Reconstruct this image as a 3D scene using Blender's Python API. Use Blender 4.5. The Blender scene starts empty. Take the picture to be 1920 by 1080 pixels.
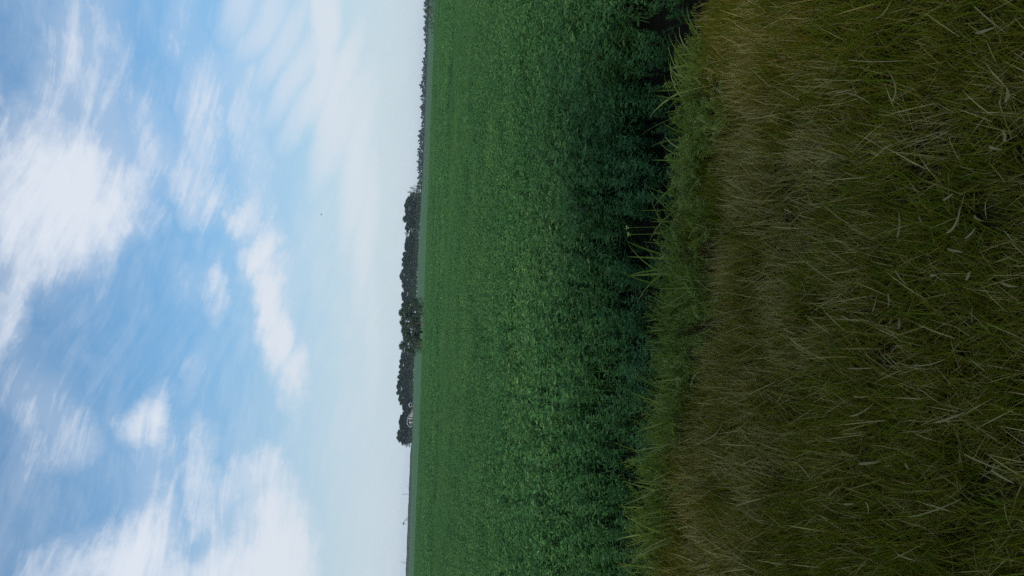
import bpy, math, random
import numpy as np
from mathutils import Vector, Matrix

random.seed(7)
rng = np.random.default_rng(7)
scene = bpy.context.scene
COL = scene.collection

# ------------------------------------------------------------------ camera
# The photograph lies on its side: world "up" is the picture's left.
F = 1507.0                       # focal length in photo pixels (1920 wide)
PITCH = math.atan(178.0 / F)     # camera looks slightly down
TILT = 0.0375                    # slope of the horizon in the picture
CAM_Z = 1.6
_n = math.hypot(1.0, TILT)
_fwd = Vector((0.0, math.cos(PITCH), -math.sin(PITCH)))
_upc = Vector((0.0, math.sin(PITCH), math.cos(PITCH)))
_rgt = Vector((1.0, 0.0, 0.0))
_ix = (_rgt * TILT - _upc) / _n          # picture right
_iy = (-_rgt - _upc * TILT) / _n         # picture down
CAM = Vector((0.0, 0.0, CAM_Z))

def ray(X, Y):
    return (_fwd * F + _ix * (X - 960.0) + _iy * (Y - 540.0)).normalized()

def hor(Y):
    return 782.0 - TILT * (Y - 540.0)

def on_plane(X, Y, z):
    d = ray(X, Y)
    return CAM + d * ((z - CAM_Z) / d.z)

def at_dist(X, Y, y):
    d = ray(X, Y)
    return CAM + d * (y / d.y)

cam_data = bpy.data.cameras.new('camera')
cam_data.sensor_width = 36.0
cam_data.lens = F / 1920.0 * 36.0
cam_data.clip_start = 0.05
cam_data.clip_end = 9000.0
cam = bpy.data.objects.new('camera', cam_data)
COL.objects.link(cam)
_cx, _cy, _cz = _ix, -_iy, -_fwd
cam.matrix_world = Matrix(((_cx.x, _cy.x, _cz.x, CAM.x), (_cx.y, _cy.y, _cz.y, CAM.y), (_cx.z, _cy.z, _cz.z, CAM.z), (0, 0, 0, 1)))
scene.camera = cam

# ------------------------------------------------------------------ world, sun, exposure
SUN_AZ = math.radians(-160.0)    # low behind the viewer, a little to the left, through thin cloud
SUN_EL = math.radians(20.0)
world = bpy.data.worlds.new('World')
scene.world = world
world.use_nodes = True
WT = world.node_tree
WT.nodes.clear()
wn, wl = WT.nodes, WT.links

def wnode(t, **kw):
    n = wn.new(t)
    for k, v in kw.items():
        setattr(n, k, v)
    return n

def _set(sock, v):
    if hasattr(v, 'links') or hasattr(v, 'is_output'):
        wl.new(v, sock)
    else:
        sock.default_value = v

def wm(op, a, b=None, c=None, clamp=False):
    n = wnode('ShaderNodeMath', operation=op, use_clamp=clamp)
    _set(n.inputs[0], a)
    if b is not None: _set(n.inputs[1], b)
    if c is not None: _set(n.inputs[2], c)
    return n.outputs[0]

def wrange(v, a, b, c=0.0, d=1.0, smooth=True):
    n = wnode('ShaderNodeMapRange', interpolation_type='SMOOTHSTEP' if smooth else 'LINEAR')
    _set(n.inputs['Value'], v)
    n.inputs['From Min'].default_value = a
    n.inputs['From Max'].default_value = b
    n.inputs['To Min'].default_value = c
    n.inputs['To Max'].default_value = d
    return n.outputs['Result']

def wcomb(x, y, z=0.0):
    n = wnode('ShaderNodeCombineXYZ')
    for i, v in enumerate((x, y, z)): _set(n.inputs[i], v)
    return n.outputs[0]

def wnoise(vec, scale, detail=5.0, rough=0.55, dist=0.0):
    n = wnode('ShaderNodeTexNoise', noise_dimensions='3D')
    wl.new(vec, n.inputs['Vector'])
    n.inputs['Scale'].default_value = scale
    n.inputs['Detail'].default_value = detail
    n.inputs['Roughness'].default_value = rough
    n.inputs['Distortion'].default_value = dist
    return n.outputs['Fac'] if 'Fac' in n.outputs else n.outputs[0]

sky = wnode('ShaderNodeTexSky', sky_type='NISHITA')
sky.sun_disc = False
sky.sun_elevation = SUN_EL
sky.sun_rotation = SUN_AZ
sky.altitude = 500.0
sky.air_density = 1.0
sky.dust_density = 0.3
sky.ozone_density = 2.5

tc = wnode('ShaderNodeTexCoord')
nrm = wnode('ShaderNodeVectorMath', operation='NORMALIZE')
wl.new(tc.outputs['Generated'], nrm.inputs[0])
sp = wnode('ShaderNodeSeparateXYZ')
wl.new(nrm.outputs[0], sp.inputs[0])
AZ = wm('ARCTAN2', sp.outputs[0], sp.outputs[1])      # azimuth, right positive
EL = wm('ARCSINE', sp.outputs[2])
# wind drawn streaks lie nearly level, sheared a little
wob = wm('MULTIPLY', wm('SUBTRACT', wnoise(wcomb(AZ, EL, 5.1), 2.4, 2.0, 0.45), 0.5), 0.14)
ELw = wm('ADD', EL, wob)
streak_vec = wcomb(AZ, wm('ADD', wm('MULTIPLY', ELw, 5.0), wm('MULTIPLY', AZ, 1.2)), 0.0)
fibre_vec = wcomb(AZ, wm('ADD', wm('MULTIPLY', ELw, 15.0), wm('MULTIPLY', AZ, 3.6)), 2.0)
puff_vec = wcomb(AZ, wm('MULTIPLY', EL, 2.2), 3.7)
fine = wnoise(streak_vec, 9.0, 9.0, 0.66, 0.7)
fibre = wnoise(fibre_vec, 6.0, 8.0, 0.66, 0.5)
broad = wnoise(puff_vec, 5.5, 6.0, 0.58, 0.4)
puff = wnoise(puff_vec, 13.0, 9.0, 0.64, 0.5)
warp_a = wm('MULTIPLY', wm('SUBTRACT', wnoise(wcomb(AZ, EL, 1.3), 7.0, 8.0, 0.66), 0.5), 0.15)
warp_e = wm('MULTIPLY', wm('SUBTRACT', wnoise(wcomb(AZ, EL, 8.3), 7.0, 8.0, 0.66), 0.5), 0.085)
ae = wcomb(wm('ADD', AZ, warp_a), wm('ADD', EL, warp_e), 0.0)

def px_dir(X, Y):
    d = ray(X, Y)
    return math.atan2(d.x, d.y), math.asin(d.z)

# cloud banks: (X, Y) photo pixel of the bank's middle, half sizes across / along the horizon, turn, thickness
CLOUDS = [
    (110, 400, 175, 170, -30, 1.0), (60, 310, 130, 110, 0, .8), (215, 360, 85, 100, -20, .85), (20, 560, 60, 110, -15, .75), (-90, 420, 150, 260, 0, .8), (190, 300, 90, 110, 0, .6),
    (150, 110, 90, 200, 5, .62), (205, 40, 70, 140, 0, .55), (110, 220, 70, 130, 0, .62), (290, 260, 60, 110, 12, .68), (330, 60, 35, 130, 0, .45), (230, 170, 60, 140, 8, .45),
    (385, 250, 50, 170, 4, .85), (360, 350, 50, 62, 10, .9), (340, 20, 40, 80, 0, .5), (472, 250, 45, 170, 8, .65), (430, 180, 40, 150, 4, .5), (500, 310, 30, 100, 5, .5), (430, 60, 50, 100, 0, .4),
    (458, 405, 34, 70, -10, 1.0), (486, 480, 34, 88, -20, 1.0), (512, 555, 38, 95, -10, 1.05), (524, 632, 36, 80, 0, 1.1), (560, 700, 28, 84, -8, 1.0), (552, 540, 36, 150, -6, .5),
    (408, 555, 26, 76, 6, .8), (362, 520, 52, 90, 0, .5), (374, 700, 34, 95, -8, .6), (205, 550, 45, 80, 25, .4), (340, 620, 40, 90, 0, .25),
    (270, 812, 58, 66, 10, 1.0), (305, 745, 30, 60, 0, .55), (275, 900, 65, 110, 0, .5), (330, 860, 28, 110, 0, .4),
    (85, 790, 120, 180, 20, .55), (120, 860, 95, 90, 20, .6), (30, 700, 80, 100, 0, .45),
    (378, 890, 40, 110, 4, .9), (424, 940, 34, 80, -15, .65), (497, 885, 44, 70, -6, .85), (518, 985, 98, 125, 0, 1.05), (470, 1060, 120, 90, 0, 1.0), (545, 1060, 60, 95, 0, .95),
    (285, 1000, 66, 110, 0, .95), (215, 1050, 100, 85, 0, .9), (310, 1080, 120, 75, 0, .9), (110, 1070, 100, 60, 0, .7), (500, 1180, 130, 120, 0, .9), (300, 1200, 130, 120, 0, .8),
    (605, 950, 24, 220, 0, .2), (640, 480, 12, 180, 0, .3), (410, 800, 16, 80, 0, .3), (458, 800, 18, 80, 0, .35),
]
# the long smooth band of high cloud that sinks towards the horizon
BAND = [(455, -25, 40, 150, -22, .7), (608, -30, 24, 200, 0, .9), (495, 35, 32, 150, -32, .7), (525, 85, 32, 150, -32, .7), (618, 70, 22, 170, -8, .8), (558, 135, 32, 150, -32, .75), (592, 185, 32, 140, -32, .75), (638, 170, 26, 160, -16, .85), (642, 245, 32, 150, -22, .8), (668, 320, 30, 170, -10, .85), (686, 430, 27, 200, -5, .75), (697, 620, 22, 230, 0, .5), (700, 880, 20, 220, 0, .25)]

def banks(rows, vec):
  acc = None
  for X, Y, hx, hy, turn, wt in rows:
      a0, e0 = px_dir(X, Y)
      a1, _ = px_dir(X, Y + 1); _, e1 = px_dir(X + 1, Y)
      mp = wnode('ShaderNodeMapping', vector_type='TEXTURE')
      mp.inputs['Location'].default_value = (a0, e0, 0)
      mp.inputs['Rotation'].default_value = (0, 0, math.radians(turn))
      mp.inputs['Scale'].default_value = (abs(a1 - a0) * hy * 1.15, abs(e1 - e0) * hx * 1.15, 1)
      wl.new(vec, mp.inputs['Vector'])
      ln = wnode('ShaderNodeVectorMath', operation='LENGTH')
      wl.new(mp.outputs[0], ln.inputs[0])
      v = wm('MULTIPLY', wrange(ln.outputs['Value'], 1.5, 0.1), wt)
      acc = v if acc is None else wm('ADD', wm('MAXIMUM', acc, v), wm('MULTIPLY', wm('MINIMUM', acc, v), 0.25))
  return acc

acc = banks(CLOUDS, ae)
band = banks(BAND, wcomb(wm('ADD', AZ, wm('MULTIPLY', warp_a, .45)), wm('ADD', EL, wm('MULTIPLY', warp_e, .45)), 0.0))
# beyond the picture the same kind of sky goes on
inside = wm('MULTIPLY', wrange(wm('ABSOLUTE', AZ), 0.62, 0.42), wrange(EL, 0.72, 0.52))
free = wrange(broad, 0.40, 0.66)
bank = wm('ADD', wm('MULTIPLY', acc, inside), wm('MULTIPLY', free, wm('SUBTRACT', 1.0, inside)))
texture = wm('ADD', wm('MULTIPLY', fine, 0.40), wm('ADD', wm('MULTIPLY', puff, 0.38), wm('MULTIPLY', fibre, 0.22)))
dens = wm('ADD', bank, wm('MULTIPLY', wm('SUBTRACT', texture, 0.53), wm('ADD', 0.25, wm('MULTIPLY', wrange(bank, 0.0, 0.5), 2.1))))
crisp = wm('MULTIPLY', wrange(dens, 0.10, 1.30), 1.0)
soft = wm('MULTIPLY', wrange(bank, 0.0, 1.2), 0.55)
bandc = wm('MULTIPLY', wm('MULTIPLY', wrange(wm('ADD', band, wm('MULTIPLY', wm('SUBTRACT', fibre, 0.5), 0.35)), 0.05, 1.05), 0.85), inside)
veil = wrange(wm('ADD', texture, wm('MULTIPLY', broad, 0.5)), 0.58, 1.0, 0.06, 0.34)
cover = wm('MAXIMUM', wm('MAXIMUM', crisp, soft), wm('MAXIMUM', bandc, veil))
tint = wnode('ShaderNodeMix', data_type='RGBA', blend_type='MULTIPLY')
tint.inputs['Factor'].default_value = 1.0
wl.new(sky.outputs[0], tint.inputs['A'])
grade = wnode('ShaderNodeMix', data_type='RGBA')
wl.new(wrange(EL, 0.06, 0.36), grade.inputs['Factor'])
grade.inputs['A'].default_value = (0.76, 0.93, 0.96, 1)
grade.inputs['B'].default_value = (0.80, 1.24, 1.33, 1)
wl.new(grade.outputs['Result'], tint.inputs['B'])
# moist air whitens the sky towards the horizon all the way round
air = wnode('ShaderNodeMix', data_type='RGBA')
wl.new(wrange(EL, 0.26, -0.01, 0.0, 0.92), air.inputs['Factor'])
wl.new(tint.outputs['Result'], air.inputs['A'])
air.inputs['B'].default_value = (5.5, 6.5, 7.5, 1)
mixc = wnode('ShaderNodeMix', data_type='RGBA')
wl.new(cover, mixc.inputs['Factor'])
wl.new(air.outputs['Result'], mixc.inputs['A'])
cc = wnode('ShaderNodeMix', data_type='RGBA')
wl.new(wrange(EL, 0.0, 0.28), cc.inputs['Factor'])
cc.inputs['A'].default_value = (7.0, 7.6, 8.2, 1)
cc.inputs['B'].default_value = (7.3, 7.9, 8.8, 1)
wl.new(cc.outputs['Result'], mixc.inputs['B'])
bg = wnode('ShaderNodeBackground')
wl.new(mixc.outputs['Result'], bg.inputs['Color'])
bg.inputs['Strength'].default_value = 0.081
wo = wnode('ShaderNodeOutputWorld')
wl.new(bg.outputs[0], wo.inputs['Surface'])
world.cycles.sampling_method = 'MANUAL'
world.cycles.sample_map_resolution = 512

sun_data = bpy.data.lights.new('sun', 'SUN')
sun_data.energy = 3.3
sun_data.angle = math.radians(5.0)
sun_data.color = (1.0, 0.94, 0.85)
sun = bpy.data.objects.new('sun', sun_data)
COL.objects.link(sun)
_sd = Vector((math.sin(SUN_AZ) * math.cos(SUN_EL), math.cos(SUN_AZ) * math.cos(SUN_EL), math.sin(SUN_EL)))
sun.rotation_euler = (-_sd).to_track_quat('-Z', 'Y').to_euler()
sun.location = (0, 0, 30)

vs = scene.view_settings
vs.view_transform = 'Standard'
vs.look = 'None'
vs.exposure = 0.3
vs.gamma = 1.0
scene.cycles.max_bounces = 6
scene.cycles.diffuse_bounces = 3
scene.cycles.transmission_bounces = 4
scene.cycles.volume_bounces = 0
scene.cycles.use_denoising = False
scene.cycles.denoiser = 'OPENIMAGEDENOISE'
scene.cycles.denoising_input_passes = 'RGB_ALBEDO_NORMAL'

# ------------------------------------------------------------------ helpers
def mesh_from(name, verts, faces, mats=None, tint=None, smooth=False):
    """verts (N,3); faces: one (M,k) array or a list of such arrays"""
    me = bpy.data.meshes.new(name)
    if not isinstance(faces, list): faces = [faces]
    faces = [np.asarray(f, dtype=np.int32) for f in faces if len(f)]
    verts = np.asarray(verts, dtype=np.float32)
    loops = np.concatenate([f.ravel() for f in faces])
    tot = np.concatenate([np.full(len(f), f.shape[1], dtype=np.int32) for f in faces])
    start = np.concatenate([[0], np.cumsum(tot)[:-1]]).astype(np.int32)
    me.vertices.add(len(verts)); me.vertices.foreach_set('co', verts.ravel())
    me.loops.add(len(loops)); me.loops.foreach_set('vertex_index', loops)
    me.polygons.add(len(tot)); me.polygons.foreach_set('loop_start', start)
    if tint is not None:
        at = me.attributes.new('tint', 'FLOAT', 'POINT')
        at.data.foreach_set('value', np.asarray(tint, dtype=np.float32))
    for m in (mats or []): me.materials.append(m)
    me.update(calc_edges=True)
    me.validate()
    if smooth: me.polygons.foreach_set('use_smooth', np.ones(len(tot), dtype=bool))
    return me

def obj(name, me, parent=None, loc=(0, 0, 0), rot=(0, 0, 0), scale=(1, 1, 1)):
    o = bpy.data.objects.new(name, me)
    COL.objects.link(o)
    o.location = loc; o.rotation_euler = rot; o.scale = scale
    if parent is not None: o.parent = parent
    return o

def tag(o, label=None, cat=None, group=None, kind=None):
    if label: o['label'] = label
    if cat: o['category'] = cat
    if group: o['group'] = group
    if kind: o['kind'] = kind
    return o

def thing(name, label, cat, loc=(0, 0, 0), rotz=0.0, group=None, scale=(1, 1, 1)):
    return tag(obj(name, None, None, loc, (0, 0, rotz), scale), label, cat, group)

class Geo:
    """collects vertices and faces for one mesh"""
    def __init__(self): self.v = []; self.q = []; self.t = []; self.tint = []; self.n = 0
    def add(self, v, q=None, t=None, tint=0.5):
        v = np.asarray(v, dtype=np.float64).reshape(-1, 3)
        if q is not None and len(q): self.q.append(np.asarray(q, dtype=np.int64) + self.n)
        if t is not None and len(t): self.t.append(np.asarray(t, dtype=np.int64) + self.n)
        self.v.append(v); self.tint.append(np.broadcast_to(np.asarray(tint, dtype=np.float64), (len(v),)))
        self.n += len(v)
    def box(self, x0, x1, y0, y1, z0, z1, tint=.5):
        v = [(x, y, z) for z in (z0, z1) for y in (y0, y1) for x in (x0, x1)]
        self.add(v, [(0, 2, 3, 1), (4, 5, 7, 6), (0, 1, 5, 4), (2, 6, 7, 3), (0, 4, 6, 2), (1, 3, 7, 5)], tint=tint)
    def prism(self, pts, y0, y1):
        """pts: outline in x,z"""
        n = len(pts)
        v = [(x, y0, z) for x, z in pts] + [(x, y1, z) for x, z in pts]
        q = [(i, (i + 1) % n, n + (i + 1) % n, n + i) for i in range(n)]
        t = [(0, i + 1, i) for i in range(1, n - 1)] + [(n, n + i, n + i + 1) for i in range(1, n - 1)]
        self.add(v, q, t)
    def tube(self, pts, radii, sides=6, cap=True, tint=.5):
        pts = [Vector(p) for p in pts]
        vs_ = []
        up = Vector((0.31, 0.17, 0.93))
        for i, p in enumerate(pts):
            d = (pts[min(i + 1, len(pts) - 1)] - pts[max(i - 1, 0)]).normalized()
            a = d.cross(up)
            if a.length < 1e-3: a = d.cross(Vector((1, 0, 0)))
            a.normalize(); b = d.cross(a)
            for k in range(sides):
                th = 2 * math.pi * k / sides
                vs_.append(p + (a * math.cos(th) + b * math.sin(th)) * radii[i])
        q = [(i * sides + k, i * sides + (k + 1) % sides, (i + 1) * sides + (k + 1) % sides, (i + 1) * sides + k) for i in range(len(pts) - 1) for k in range(sides)]
        t = []
        if cap:
            e = (len(pts) - 1) * sides
            t = [(0, k + 1, k) for k in range(1, sides - 1)] + [(e, e + k, e + k + 1) for k in range(1, sides - 1)]
        self.add([tuple(v) for v in vs_], q, t, tint)
    def mesh(self, name, mats=None, tint=True, smooth=False):
        v = np.concatenate(self.v)
        fs = []
        if self.q: fs.append(np.concatenate(self.q))
        if self.t: fs.append(np.concatenate(self.t))
        return mesh_from(name, v, fs, mats, np.concatenate(self.tint) if tint else None, smooth)

def sstep(a, b, x):
    t = np.clip((np.asarray(x, dtype=float) - a) / (b - a), 0, 1)
    return t * t * (3 - 2 * t)

# ------------------------------------------------------------------ materials
class Mat:
    def __init__(self, name):
        self.m = bpy.data.materials.new(name); self.m.use_nodes = True
        self.t = self.m.node_tree; self.t.nodes.clear()
        self.out = self.n('ShaderNodeOutputMaterial')
    def n(self, t, **kw):
        k = self.t.nodes.new(t)
        for a, b in kw.items(): setattr(k, a, b)
        return k
    def l(self, a, b): self.t.links.new(a, b)
    def put(self, sock, v):
        if hasattr(v, 'is_output'): self.l(v, sock)
        else: sock.default_value = v
    def math(self, op, a, b=0.0, clamp=False):
        k = self.n('ShaderNodeMath', operation=op, use_clamp=clamp)
        self.put(k.inputs[0], a); self.put(k.inputs[1], b)
        return k.outputs[0]
    def noise(self, scale, detail=4, rough=.55, vec=None):
        k = self.n('ShaderNodeTexNoise')
        k.inputs['Scale'].default_value = scale; k.inputs['Detail'].default_value = detail; k.inputs['Roughness'].default_value = rough
        if vec is None:
            vec = self.n('ShaderNodeNewGeometry').outputs['Position']
        self.l(vec, k.inputs['Vector'])
        return k.outputs[0]
    def ramp(self, fac, stops):
        k = self.n('ShaderNodeValToRGB')
        e = k.color_ramp.elements
        while len(e) < len(stops): e.new(0.5)
        for i, (p, c) in enumerate(stops):
            e[i].position = p; e[i].color = (*c, 1)
        self.put(k.inputs[0], fac)
        return k.outputs[0]
    def mix(self, fac, a, b, blend='MIX'):
        k = self.n('ShaderNodeMix', data_type='RGBA', blend_type=blend)
        self.put(k.inputs['Factor'], fac)
        for s, v in (('A', a), ('B', b)):
            self.put(k.inputs[s], v if hasattr(v, 'is_output') else (*v, 1))
        return k.outputs['Result']
    def principled(self, col, rough=.7, spec=.3, bump=None, bstr=.3, bdist=.02):
        p = self.n('ShaderNodeBsdfPrincipled')
        self.put(p.inputs['Base Color'], col if hasattr(col, 'is_output') else (*col, 1))
        p.inputs['Roughness'].default_value = rough
        p.inputs['Specular IOR Level'].default_value = spec
        if bump is not None:
            b = self.n('ShaderNodeBump')
            b.inputs['Strength'].default_value = bstr; b.inputs['Distance'].default_value = bdist
            self.l(bump, b.inputs['Height']); self.l(b.outputs[0], p.inputs['Normal'])
        return p.outputs[0]
    def leafy(self, col, rough=.5, spec=.35, trans=.3):
        p = self.principled(col, rough, spec)
        tr = self.n('ShaderNodeBsdfTranslucent')
        self.put(tr.inputs['Color'], col)
        mx = self.n('ShaderNodeMixShader')
        mx.inputs[0].default_value = trans
        self.l(p, mx.inputs[1]); self.l(tr.outputs[0], mx.inputs[2])
        self.l(mx.outputs[0], self.out.inputs['Surface'])
        return self.m
    def done(self, shader):
        self.l(shader, self.out.inputs['Surface'])
        return self.m
    def attr(self, name='tint'):
        return self.n('ShaderNodeAttribute', attribute_name=name).outputs['Fac']

def flat_mat(name, c1, c2, scale=3.0, rough=.75, spec=.25):
    m = Mat(name)
    col = m.mix(m.noise(scale, 5), c1, c2)
    return m.done(m.principled(col, rough, spec, m.noise(scale * 6, 4), .2))

def crop_mat():
    m = Mat('crop_leaf')
    big = m.noise(.16, 3)
    mid = m.noise(.9, 3)
    ri = m.n('ShaderNodeObjectInfo').outputs['Random']
    f = m.math('ADD', m.math('MULTIPLY', m.attr(), .5), m.math('MULTIPLY', mid, .45))
    f = m.math('ADD', f, m.math('MULTIPLY', m.math('SUBTRACT', big, .2), .55))
    f = m.math('ADD', f, m.math('MULTIPLY', m.math('SUBTRACT', ri, .5), .12))
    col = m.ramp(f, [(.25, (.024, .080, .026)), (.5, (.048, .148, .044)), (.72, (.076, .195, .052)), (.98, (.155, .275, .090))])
    return m.leafy(col, .6, .14, .32)

def grass_mat():
    m = Mat('verge_blade')
    pat = m.noise(1.3, 4, .6)
    fine_ = m.noise(5.0, 3)
    f = m.math('ADD', m.attr(), m.math('MULTIPLY', m.math('SUBTRACT', pat, .5), .9))
    f = m.math('ADD', f, m.math('MULTIPLY', m.math('SUBTRACT', fine_, .5), .35))
    col = m.ramp(f, [(.0, (.58, .47, .18)), (.12, (.36, .265, .058)), (.28, (.205, .165, .009)), (.58, (.150, .155, .004)), (1.0, (.170, .255, .014))])
    return m.leafy(col, .65, .10, .22)

def green_grass_mat():
    m = Mat('green_blade')
    f = m.math('ADD', m.attr(), m.math('MULTIPLY', m.math('SUBTRACT', m.noise(7, 3), .5), .5))
    col = m.ramp(f, [(.0, (.070, .105, .010)), (.4, (.145, .215, .022)), (.75, (.25, .32, .048)), (1.0, (.40, .44, .14))])
    return m.leafy(col, .65, .1, .3)

def dry_mat():
    m = Mat('dead_blade')
    col = m.mix(m.noise(30, 4), (.24, .19, .07), (.44, .37, .16))
    return m.leafy(col, .6, .25, .2)

def tree_leaf_mat(name, a, b):
    m = Mat(name)
    ri = m.n('ShaderNodeObjectInfo').outputs['Random']
    f = m.math('ADD', m.math('MULTIPLY', m.attr(), .7), m.math('MULTIPLY', ri, .3))
    col = m.mix(f, a, b)
    return m.leafy(col, .7, .08, .2)

M_CROP = crop_mat()
M_GRASS = grass_mat()
M_GREEN = green_grass_mat()
M_DRY = dry_mat()
M_TREE = tree_leaf_mat('tree_leaf', (.012, .028, .022), (.034, .064, .038))
M_NEARTREE = tree_leaf_mat('clump_leaf', (.024, .050, .034), (.072, .118, .070))
M_BUSH = tree_leaf_mat('bush_leaf', (.026, .055, .030), (.060, .110, .050))
M_FAR = tree_leaf_mat('far_leaf', (.006, .014, .011), (.014, .027, .019))
M_BARK = flat_mat('bark', (.045, .038, .030), (.10, .085, .065), 6)

# ------------------------------------------------------------------ terrain
def edge(x):
    """where the verge grass ends and the ground drops to the field"""
    x = np.asarray(x, dtype=float)
    return 4.62 - 0.14 * np.clip(x, -12, 12) + .10 * np.sin(x * 1.9 + .4) + .06 * np.sin(x * 4.3 + 1.0)

FIELD_END = 148.0
def ground_z(x, y):
    x = np.asarray(x, dtype=float); y = np.asarray(y, dtype=float)
    t = y - edge(x)
    z = -.42 * sstep(-.15, .75, t) + .07 * sstep(.9, 3.0, t)
    z = z + .025 * np.sin(x * 1.7 + .3) * np.sin(y * 1.3) * sstep(9, 2, y)
    z = z + .10 * (np.sin(x * .11 + 1.0) * np.sin(y * .083)) * sstep(8, 30, y) * sstep(148, 120, y)
    hump = .30 + 1.25 * np.exp(-((x + 16) / 70.0) ** 4)
    rise = sstep(150, 400, y) * (hump + .35)
    fall = sstep(430, 560, y) * (hump - .30)
    return z + rise - fall

def sheet(name, xs, ys, zoff=0.0):
    X, Y = np.meshgrid(xs, ys)
    V = np.stack([X, Y, ground_z(X, Y) + zoff], -1).reshape(-1, 3)
    nx, ny = len(xs), len(ys)
    i = np.arange(nx * ny).reshape(ny, nx)
    Q = np.stack([i[:-1, :-1], i[:-1, 1:], i[1:, 1:], i[1:, :-1]], -1).reshape(-1, 4)
    return mesh_from(name, V, Q, smooth=True)

_xs = np.concatenate([np.linspace(0, 9, 46), np.geomspace(9.5, 2400, 60)])
XS = np.concatenate([-_xs[:0:-1], _xs])

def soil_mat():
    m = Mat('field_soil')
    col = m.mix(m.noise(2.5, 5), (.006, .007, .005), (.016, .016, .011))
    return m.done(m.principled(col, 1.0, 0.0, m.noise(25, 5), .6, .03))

def thatch_mat():
    m = Mat('thatch')
    col = m.mix(m.noise(9, 6, .7), (.012, .010, .005), (.045, .034, .014))
    return m.done(m.principled(col, .95, .1, m.noise(60, 5), .8, .02))

def cereal_mat():
    m = Mat('far_cereal')
    pos = m.n('ShaderNodeNewGeometry').outputs['Position']
    sepa = m.n('ShaderNodeSeparateXYZ'); m.l(pos, sepa.inputs[0])
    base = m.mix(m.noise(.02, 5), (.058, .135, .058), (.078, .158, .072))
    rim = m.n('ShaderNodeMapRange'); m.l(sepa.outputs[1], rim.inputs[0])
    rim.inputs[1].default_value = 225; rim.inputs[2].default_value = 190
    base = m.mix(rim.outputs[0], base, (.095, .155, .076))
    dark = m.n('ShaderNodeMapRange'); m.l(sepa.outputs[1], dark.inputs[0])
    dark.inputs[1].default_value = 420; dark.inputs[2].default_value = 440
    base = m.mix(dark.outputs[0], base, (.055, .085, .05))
    return m.done(m.principled(base, .9, .05, m.noise(.6, 6), .6, .3))

ys_v = np.concatenate([np.linspace(-14, -1, 14), np.linspace(-.8, 8.0, 80)])
verge = obj('verge', sheet('verge', XS, ys_v)); verge.data.materials.append(thatch_mat()); tag(verge, kind='structure')
verge['label'] = 'dry thatchy ground of the roadside grass verge'
ys_f = np.concatenate([np.linspace(8.0, 30, 40), np.geomspace(31.5, FIELD_END, 40)])
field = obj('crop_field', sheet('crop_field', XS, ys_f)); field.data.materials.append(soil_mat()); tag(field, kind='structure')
ys_c = np.concatenate([np.linspace(FIELD_END, 600, 80), np.geomspace(620, 2400, 16)])
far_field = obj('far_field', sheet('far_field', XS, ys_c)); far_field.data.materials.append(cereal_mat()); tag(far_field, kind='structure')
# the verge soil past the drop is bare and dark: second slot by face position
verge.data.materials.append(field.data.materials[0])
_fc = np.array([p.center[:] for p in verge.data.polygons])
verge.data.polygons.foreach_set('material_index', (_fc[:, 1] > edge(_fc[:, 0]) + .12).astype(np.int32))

# low grassy bank that carries a distant road at the left
def bank_mesh():
    xs = np.linspace(-560, -96, 117)
    prof = [(-7, -.4), (-4.6, .35), (-2.2, 1.25), (-1.0, 1.55), (1.2, 1.6), (3.5, 1.0), (7, -.5)]
    V = []
    for i, x in enumerate(xs):
        f = float(sstep(-96, -130, x))
        for j, (dy, dz) in enumerate(prof):
            wob = .12 * math.sin(x * .31 + j) + .08 * math.sin(x * .83 + 2 * j)
            V.append((x, 600 + dy + .03 * (x + 200), .42 + dz * f * 1.0 + (wob if 0 < j < 6 else 0)))
    n = len(prof)
    Q = [(i * n + j, i * n + j + 1, (i + 1) * n + j + 1, (i + 1) * n + j) for i in range(len(xs) - 1) for j in range(n - 1)]
    return mesh_from('road_bank', V, np.array(Q)[:, ::-1], smooth=True)
bank_o = obj('road_bank', bank_mesh())
bank_o.data.materials.append(flat_mat('bank_grass', (.030, .042, .028), (.052, .062, .042), .08, .95, .05))
tag(bank_o, kind='structure')

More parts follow.
